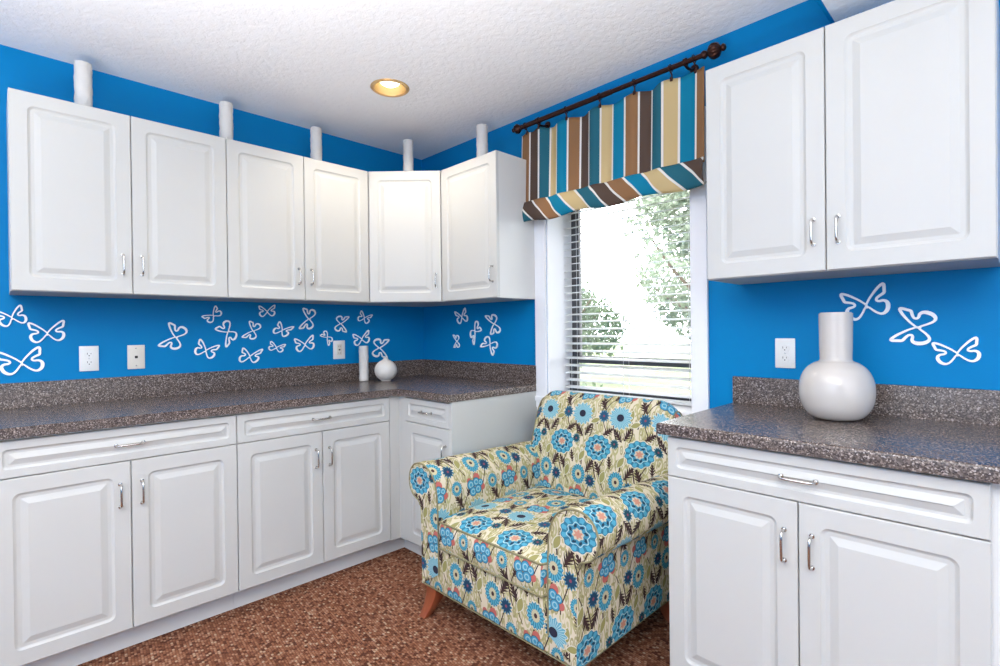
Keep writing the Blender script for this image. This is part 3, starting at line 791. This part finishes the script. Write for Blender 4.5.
# seat cushion: crowned
def cushion():
    bm = bmesh.new(); nx_, ny_, nz_ = 22, 20, 6; V = {}
    hx, y0, y1, z0, z1 = .303, -.412, .25, .318, .440
    def P(i, j, k):
        a, b, c = i / nx_ * 2 - 1, j / ny_ * 2 - 1, k / nz_ * 2 - 1
        x = a * hx; y = (y0 + y1) / 2 + b * (y1 - y0) / 2; z = (z0 + z1) / 2 + c * (z1 - z0) / 2
        cr = (1 - a ** 4) * (1 - b ** 4)
        if c > 0: z += .032 * cr * c
        # soft front face
        if b < -.9: y -= .010 * (1 - a ** 6) * (1 - c * c) * (abs(b) - .9) / .1
        # rounded corners
        for (p, q, rr) in ((a, c, .16), (b, c, .14)):
            pass
        e = max(0, abs(a) - .93) / .07; g = max(0, abs(b) - .93) / .07
        k2 = min(e, g); x -= math.copysign(.02 * k2 * k2, a); y -= math.copysign(.02 * k2 * k2, b)
        z -= (.010 * (max(e, g) ** 2) * (1 if c > .99 else 0)); z += (.006 * (max(e, g) ** 2) * (1 if c < -.99 else 0))
        return (x, y, z)
    def v(i, j, k):
        if (i, j, k) not in V: V[(i, j, k)] = bm.verts.new(P(i, j, k))
        return V[(i, j, k)]
    for i in range(nx_):
        for j in range(ny_):
            for k in (0, nz_): bm.faces.new((v(i, j, k), v(i + 1, j, k), v(i + 1, j + 1, k), v(i, j + 1, k)))
    for i in range(nx_):
        for k in range(nz_):
            for j in (0, ny_): bm.faces.new((v(i, j, k), v(i + 1, j, k), v(i + 1, j, k + 1), v(i, j, k + 1)))
    for j in range(ny_):
        for k in range(nz_):
            for i in (0, nx_): bm.faces.new((v(i, j, k), v(i, j + 1, k), v(i, j + 1, k + 1), v(i, j, k + 1)))
    top = [P(i, 0, nz_) for i in range(nx_ + 1)]; bot = [P(i, 0, 0) for i in range(nx_ + 1)]
    sl = [P(0, j, nz_) for j in range(ny_, -1, -1)]; sr = [P(nx_, j, nz_) for j in range(ny_ + 1)]
    return bm, sl[:-1] + top + sr[1:], bot
bm, tp, bt = cushion(); bmesh.ops.recalc_face_normals(bm, faces=bm.faces); boxuv(bm, (.055, .045))
uvl_ = bm.loops.layers.uv.verify()
for f in bm.faces:
    if abs(f.normal.z) > .7:
        for lp in f.loops: lp[uvl_].uv.y += .49
cu = fab('seat_cushion', bm, 50)
bm = bmesh.new(); tube(bm, [Vector(p) + Vector((0, -.001, .002)) for p in tp], .0042, 7); tube(bm, [Vector(p) + Vector((0, -.002, 0)) for p in bt], .0042, 7)
obj('piping', bm, M_PIPING, cu, 60)
# arms
ARM = [(.296, .20), (.297, .42), (.303, .53), (.318, .588), (.346, .625), (.385, .645), (.425, .650), (.464, .640), (.492, .612), (.503, .575), (.499, .538), (.480, .508), (.455, .494), (.434, .484), (.423, .455), (.420, .36), (.418, .25), (.416, LEG)]
def arm(s):
    prof = [(p.x, p.y) for p in spline([(a, b, 0) for a, b in ARM], 4)]
    n = len(prof); arc = [0]
    for a, b in zip(prof, prof[1:]): arc.append(arc[-1] + math.dist(a, b))
    cx_, cz_ = .40, .45
    ys = [(-.405, .966), (-.402, .985), (-.394, 1.0)] + [(-.394 + (.37 + .394) * k / 14, 1.0) for k in range(1, 15)] + [(.382, .985), (.388, .955)]
    bm = bmesh.new(); uvl = bm.loops.layers.uv.new('UVMap'); rows = []
    for (y, sc) in ys:
        drop = -.020 * max(0, (y + .4) / .7)
        row = []
        for (x, z) in prof:
            px_, pz_ = (x, z)
            # small inset near the caps, towards the local outline's middle
            mx, mz = (.425, .565) if z > .49 and x > .32 else (.355, .33)
            qx = mx + (px_ - mx) * (sc if z > LEG + .01 or True else 1); qz = mz + (pz_ - mz) * sc if z > LEG + .03 else pz_
            fz = 1 if z > .45 else max(0, (z - .3) / .15)
            row.append(bm.verts.new((s * qx, y, qz + drop * fz)))
        rows.append(row)
    for j in range(len(ys) - 1):
        for i in range(n - 1):
            f = bm.faces.new((rows[j][i], rows[j][i + 1], rows[j + 1][i + 1], rows[j + 1][i]))
            for lp, (a, b) in zip(f.loops, ((j, i), (j, i + 1), (j + 1, i + 1), (j + 1, i))):
                lp[uvl].uv = (ys[a][0] * (1 if s < 0 else -1) + .02, arc[b] + .10)
    for row, y in ((rows[0], 0), (rows[-1], 1)):
        ordr = row if (y == 0) else row[::-1]
        f = bm.faces.new(ordr)
        for lp in f.loops: lp[uvl].uv = (s * (lp.vert.co.x * s - .425) + .1565, lp.vert.co.z - .572 + .178)
    bmesh.ops.recalc_face_normals(bm, faces=bm.faces)
    big = [f for f in bm.faces if len(f.verts) > 6]
    bmesh.ops.triangulate(bm, faces=big)
    a = fab('armrest', bm, 50)
    bm = bmesh.new(); tube(bm, [(s * x, -.4045, z) for x, z in [(.40 + (x - .40) * .985, .38 + (z - .38) * .99) for x, z in prof[:4 * 14]]], .0035, 6)
    obj('piping', bm, M_PIPING, a, 60)
arm(-1); arm(1)
# backrest
BK = [(.245, .30), (.247, .42), (.254, .50), (.270, .62), (.292, .74), (.313, .83), (.335, .878), (.366, .903), (.400, .898), (.428, .868), (.438, .82), (.436, .74), (.430, .60), (.420, .40), (.405, LEG)]
def back():
    prof = [(p.x, p.y) for p in spline([(a, b, 0) for a, b in BK], 4)]
    arc = [0]
    for a, b in zip(prof, prof[1:]): arc.append(arc[-1] + math.dist(a, b))
    my, bm = .350, bmesh.new(); uvl = bm.loops.layers.uv.new('UVMap')
    xs = [(-1, .80), (-.99, .90), (-.965, .965), (-.93, 1)] + [(-.93 + 1.86 * k / 24, 1) for k in range(1, 25)] + [(.965, .965), (.99, .90), (1, .80)]
    rows = []; n = len(prof)
    for (a, sc) in xs:
        row = []
        for (y, z) in prof:
            hw = .398 if z > .66 else .398 - .02 * min(1, (.66 - z) / .1)
            x = a * hw; e = max(0, abs(a) - .76) / .24
            zz = z - (.058 * e * e if z > .78 else .058 * e * e * max(0, (z - .55) / .23))
            x *= 1 - .035 * max(0, min(1, (z - .62) / .25))
            yy = my + (y - my) * sc
            if z > .35 and y < .34: yy -= .018 * (1 - a * a) * min(1, (z - .35) / .2)       # plump front
            row.append(bm.verts.new((x, yy, zz)))
        rows.append(row)
    for j in range(len(xs) - 1):
        for i in range(n - 1):
            f = bm.faces.new((rows[j][i], rows[j][i + 1], rows[j + 1][i + 1], rows[j + 1][i]))
            for lp, (p, q) in zip(f.loops, ((j, i), (j, i + 1), (j + 1, i + 1), (j + 1, i))):
                lp[uvl].uv = (xs[p][0] * .398 + .050 - .145, arc[q] + .300 + .0 - .0)
    for row, sg in ((rows[0], -1), (rows[-1], 1)):
        f = bm.faces.new(row if sg < 0 else row[::-1])
        for lp in f.loops: lp[uvl].uv = (lp.vert.co.y, lp.vert.co.z)
    bmesh.ops.recalc_face_normals(bm, faces=bm.faces)
    bmesh.ops.triangulate(bm, faces=[f for f in bm.faces if len(f.verts) > 6])
    b = fab('backrest', bm, 60)
    for sg, row in ((-1, 2), (1, len(xs) - 3)):
        a, sc = xs[row]; bm = bmesh.new(); pts = []
        for (y, z) in prof:
            if z < .5 and y > .39: continue
            e = max(0, abs(a) - .76) / .24
            pts.append((a * .399 * (1 - .035 * max(0, min(1, (z - .62) / .25))), my + (y - my) * .985, z - .058 * e * e * (1 if z > .78 else max(0, (z - .55) / .23))))
        tube(bm, pts[6:], .0032, 6); obj('piping', bm, M_PIPING, b, 60)
back()
# bottom welt
bm = bmesh.new(); tube(bm, [(-.417, -.402, LEG + .003), (.417, -.402, LEG + .003), (.417, .385, LEG + .003), (-.417, .385, LEG + .003)], .003, 6, closed=True)
obj('bottom_piping', bm, M_PIPING, ch, 60)
# sabre legs
def leg(sx, sy):
    bm = bmesh.new(); rings = []; n = 9
    for k in range(n + 1):
        t = k / n; z = LEG + .008 - t * (LEG + .008)
        off = .062 * t ** 1.8; w = .038 - .019 * t; d = .038 - .020 * t
        cx_ = sx * (.372 - .0 + off * .30); cy_ = (-.352 if sy < 0 else .262) + sy * off * (.95 if sy < 0 else .35)
        rings.append([bm.verts.new((cx_ + a * w, cy_ + b * d, z)) for a, b in ((-1, -1), (1, -1), (1, 1), (-1, 1))])
    for a, b in zip(rings, rings[1:]):
        for i in range(4): bm.faces.new((a[i], a[(i + 1) % 4], b[(i + 1) % 4], b[i]))
    bm.faces.new(rings[0]); bm.faces.new(rings[-1][::-1])
    es = [e for e in bm.edges if abs(e.verts[0].co.z - e.verts[1].co.z) > .005]
    bmesh.ops.bevel(bm, geom=es, offset=.004, segments=2, profile=.5, affect='EDGES')
    obj('leg', bm, M_WOOD, ch, 45)
for sx in (-1, 1):
    for sy in (-1, 1): leg(sx, sy)

# ------------------------------------------------------------------ outdoors through the window
GZ = -.45
n = NT('lawn'); c = n.coord(); n.bsdf(n.mix(n.noise(c, 1.2, 5), (.07, .11, .04), (.15, .16, .09)), .9, 0, n.bump(n.noise(c, 30, 3), .5, .05)); M_LAWN = n.mat
bm = BX(-40, 20, .6, 60, GZ - .1, GZ); o = struct('floor_outdoor', bm, M_LAWN); o.name = 'lawn'
M_LEAF1 = leaf_mat('leaves', (.055, .085, .045), (.10, .14, .08)); M_LEAF2 = leaf_mat('pale leaves', (.12, .155, .11), (.19, .225, .165))
M_BARK = plain('bark', (.14, .10, .075), .9, var=.2, scale=20, bump=.6)
def tree(label, x, y, h, r, cz, nl, ls, mat, seed, kind='tree', group=None):
    rnd = random.Random(seed); t = thing(kind, label, kind, (x, y, GZ), 0, group)
    if kind == 'tree':
        bm = bmesh.new(); pts = [(0, 0, 0), (.05, .0, h * .2), (-.04, .05, h * .45), (.0, 0, h * .8)]
        tube(bm, spline(pts, 4), [.16 * (1 - i / 16) + .03 for i in range(13)], 9)
        for k in range(7):
            a = rnd.uniform(0, 2 * PI); z0 = h * rnd.uniform(.3, .6)
            tube(bm, spline([(0, 0, z0), (math.cos(a) * r * .4, math.sin(a) * r * .4, z0 + h * .12), (math.cos(a) * r * .75, math.sin(a) * r * .75, z0 + h * .28)], 3), [.05, .045, .04, .035, .03, .02, .012], 6)
        obj('trunk', bm, M_BARK, t, 60)
    blobs = []
    for k in range(14):
        a = rnd.uniform(0, 2 * PI); q = rnd.uniform(.1, .75) * r
        blobs.append((Vector((math.cos(a) * q, math.sin(a) * q, cz + rnd.uniform(-.55, .6) * (h - cz) )), rnd.uniform(.28, .5) * r))
    bm = bmesh.new()
    for k in range(nl):
        c, br = rnd.choice(blobs); d = Vector((rnd.gauss(0, 1), rnd.gauss(0, 1), rnd.gauss(0, 1))).normalized()
        p = c + d * br * rnd.uniform(.55, 1.0)
        if p.z < .05: p.z = .05
        q = Vector((rnd.gauss(0, 1), rnd.gauss(0, 1), rnd.gauss(0, 1))).normalized(); w = q.orthogonal().normalized(); s = ls * rnd.uniform(.6, 1.2)
        e = q.cross(w) * .12 * s
        vs = [bm.verts.new(p + v) for v in (-q * s, w * s * .4 + e, q * s, -w * s * .4 + e)]
        bm.faces.new(vs)
    obj('foliage', bm, mat, t)
tree('tall leafy green tree outside, seen through the right half of the blind', -2.1, 9.8, 6.8, 2.1, 4.2, 4200, .11, M_LEAF2, 3)
tree('lower rounded green tree outside, seen through the left half of the blind', -7.0, 10.6, 3.4, 1.9, 2.0, 4200, .10, M_LEAF1, 5)
tree('leafy tree outside, farther back behind the two nearer ones', -6.5, 19, 5.0, 3.0, 2.9, 4000, .17, M_LEAF2, 8)
tree('low green bush outside below the window, nearest the glass', .35, 2.6, .75, .55, .42, 2600, .055, M_LEAF2, 11, 'bush')
tree('low green bush outside below the window, farther left along the wall', -1.1, 3.6, .85, .8, .45, 3000, .06, M_LEAF1, 12, 'bush')

# ------------------------------------------------------------------ light
w = bpy.data.worlds.new('sky'); SC.world = w; w.use_nodes = True; nt = w.node_tree; nt.nodes.clear()
ou = nt.nodes.new('ShaderNodeOutputWorld'); bg = nt.nodes.new('ShaderNodeBackground'); nt.links.new(bg.outputs[0], ou.inputs[0])
bg.inputs[0].default_value = (.93, .965, 1, 1); bg.inputs[1].default_value = 9
def lamp(name, kind, loc, energy, col=(1, 1, 1), rot=(0, 0, 0), size=.5, **k):
    L = bpy.data.lights.new(name, kind); L.energy = energy; L.color = col
    if kind == 'AREA': L.size = size; L.shape = 'SQUARE'
    if kind == 'POINT': L.shadow_soft_size = size
    if kind == 'SUN': L.angle = R(2)
    o = bpy.data.objects.new(name, L); COL.objects.link(o); o.location = loc; o.rotation_euler = rot
    for a, b in k.items(): setattr(L, a, b)
    return o
def aim(o, tgt):
    o.rotation_euler = (Vector(tgt) - o.location).to_track_quat('-Z', 'Y').to_euler()
s = lamp('sun', 'SUN', (-8, -4, 10), 6.0, (1, .97, .9)); aim(s, (-8 + 2.0, -4 + 3.0, 10 - 4.5))
k = lamp('can_light', 'SPOT', (LX, LY, CEIL - .012), 26, (1, .88, .72), size=.5); k.data.spot_size = R(150); k.data.spot_blend = .6; k.data.shadow_soft_size = .05
k = lamp('sheen_fill', 'AREA', (3.6, -2.75, 2.0), 6, (1, .97, .94), size=.4); aim(k, (1.0, -.6, 1.0))  # unseen area light added behind the camera for slight sheen and shadows
k = lamp('ceiling_wash', 'AREA', (2.85, -3.0, .70), 190, (1, .97, .94), size=1.6); aim(k, (2.8501, -3.0, 2.45)); k.data.spread = R(132)  # unseen upward area light, added to brighten the ceiling
k = lamp('rear_fill', 'AREA', (2.4, Y1 + .12, 1.45), 33, (1, .965, .925), size=3.0); k.data.shape = 'RECTANGLE'; k.data.size_y = 1.8; aim(k, (2.4, 0, 1.45))  # added soft fill from behind the camera; this wall has no window
k = lamp('side_fill', 'AREA', (X1 - .12, -2.3, 1.45), 38, (1, .965, .925), size=3.0); k.data.shape = 'RECTANGLE'; k.data.size_y = 1.8; aim(k, (0, -2.3, 1.45))  # unseen fill added to even out light on the left wall; no window here
k = lamp('overhead_fill', 'SPOT', (2.9, -1.9, CEIL - .012), 5, (1, .88, .72), size=.5); k.data.spot_size = R(150); k.data.spot_blend = .6; k.data.shadow_soft_size = .06  # added spot for overhead fill, no fixture around it

# ------------------------------------------------------------------ camera
cd = bpy.data.cameras.new('camera'); cam = bpy.data.objects.new('camera', cd); COL.objects.link(cam)
cd.sensor_width = 36; cd.sensor_fit = 'HORIZONTAL'; cd.lens = FL / 1000 * 36; cd.clip_start = .05; cd.clip_end = 200
m = Matrix((RT2, UP2, -FWD)).transposed().to_4x4(); m.translation = Vector(CAM); cam.matrix_world = m
SC.camera = cam
vs = SC.view_settings
vs.view_transform = 'Standard'; vs.look = 'None'; vs.gamma = 1; vs.use_curve_mapping = False; vs.exposure = 0.0
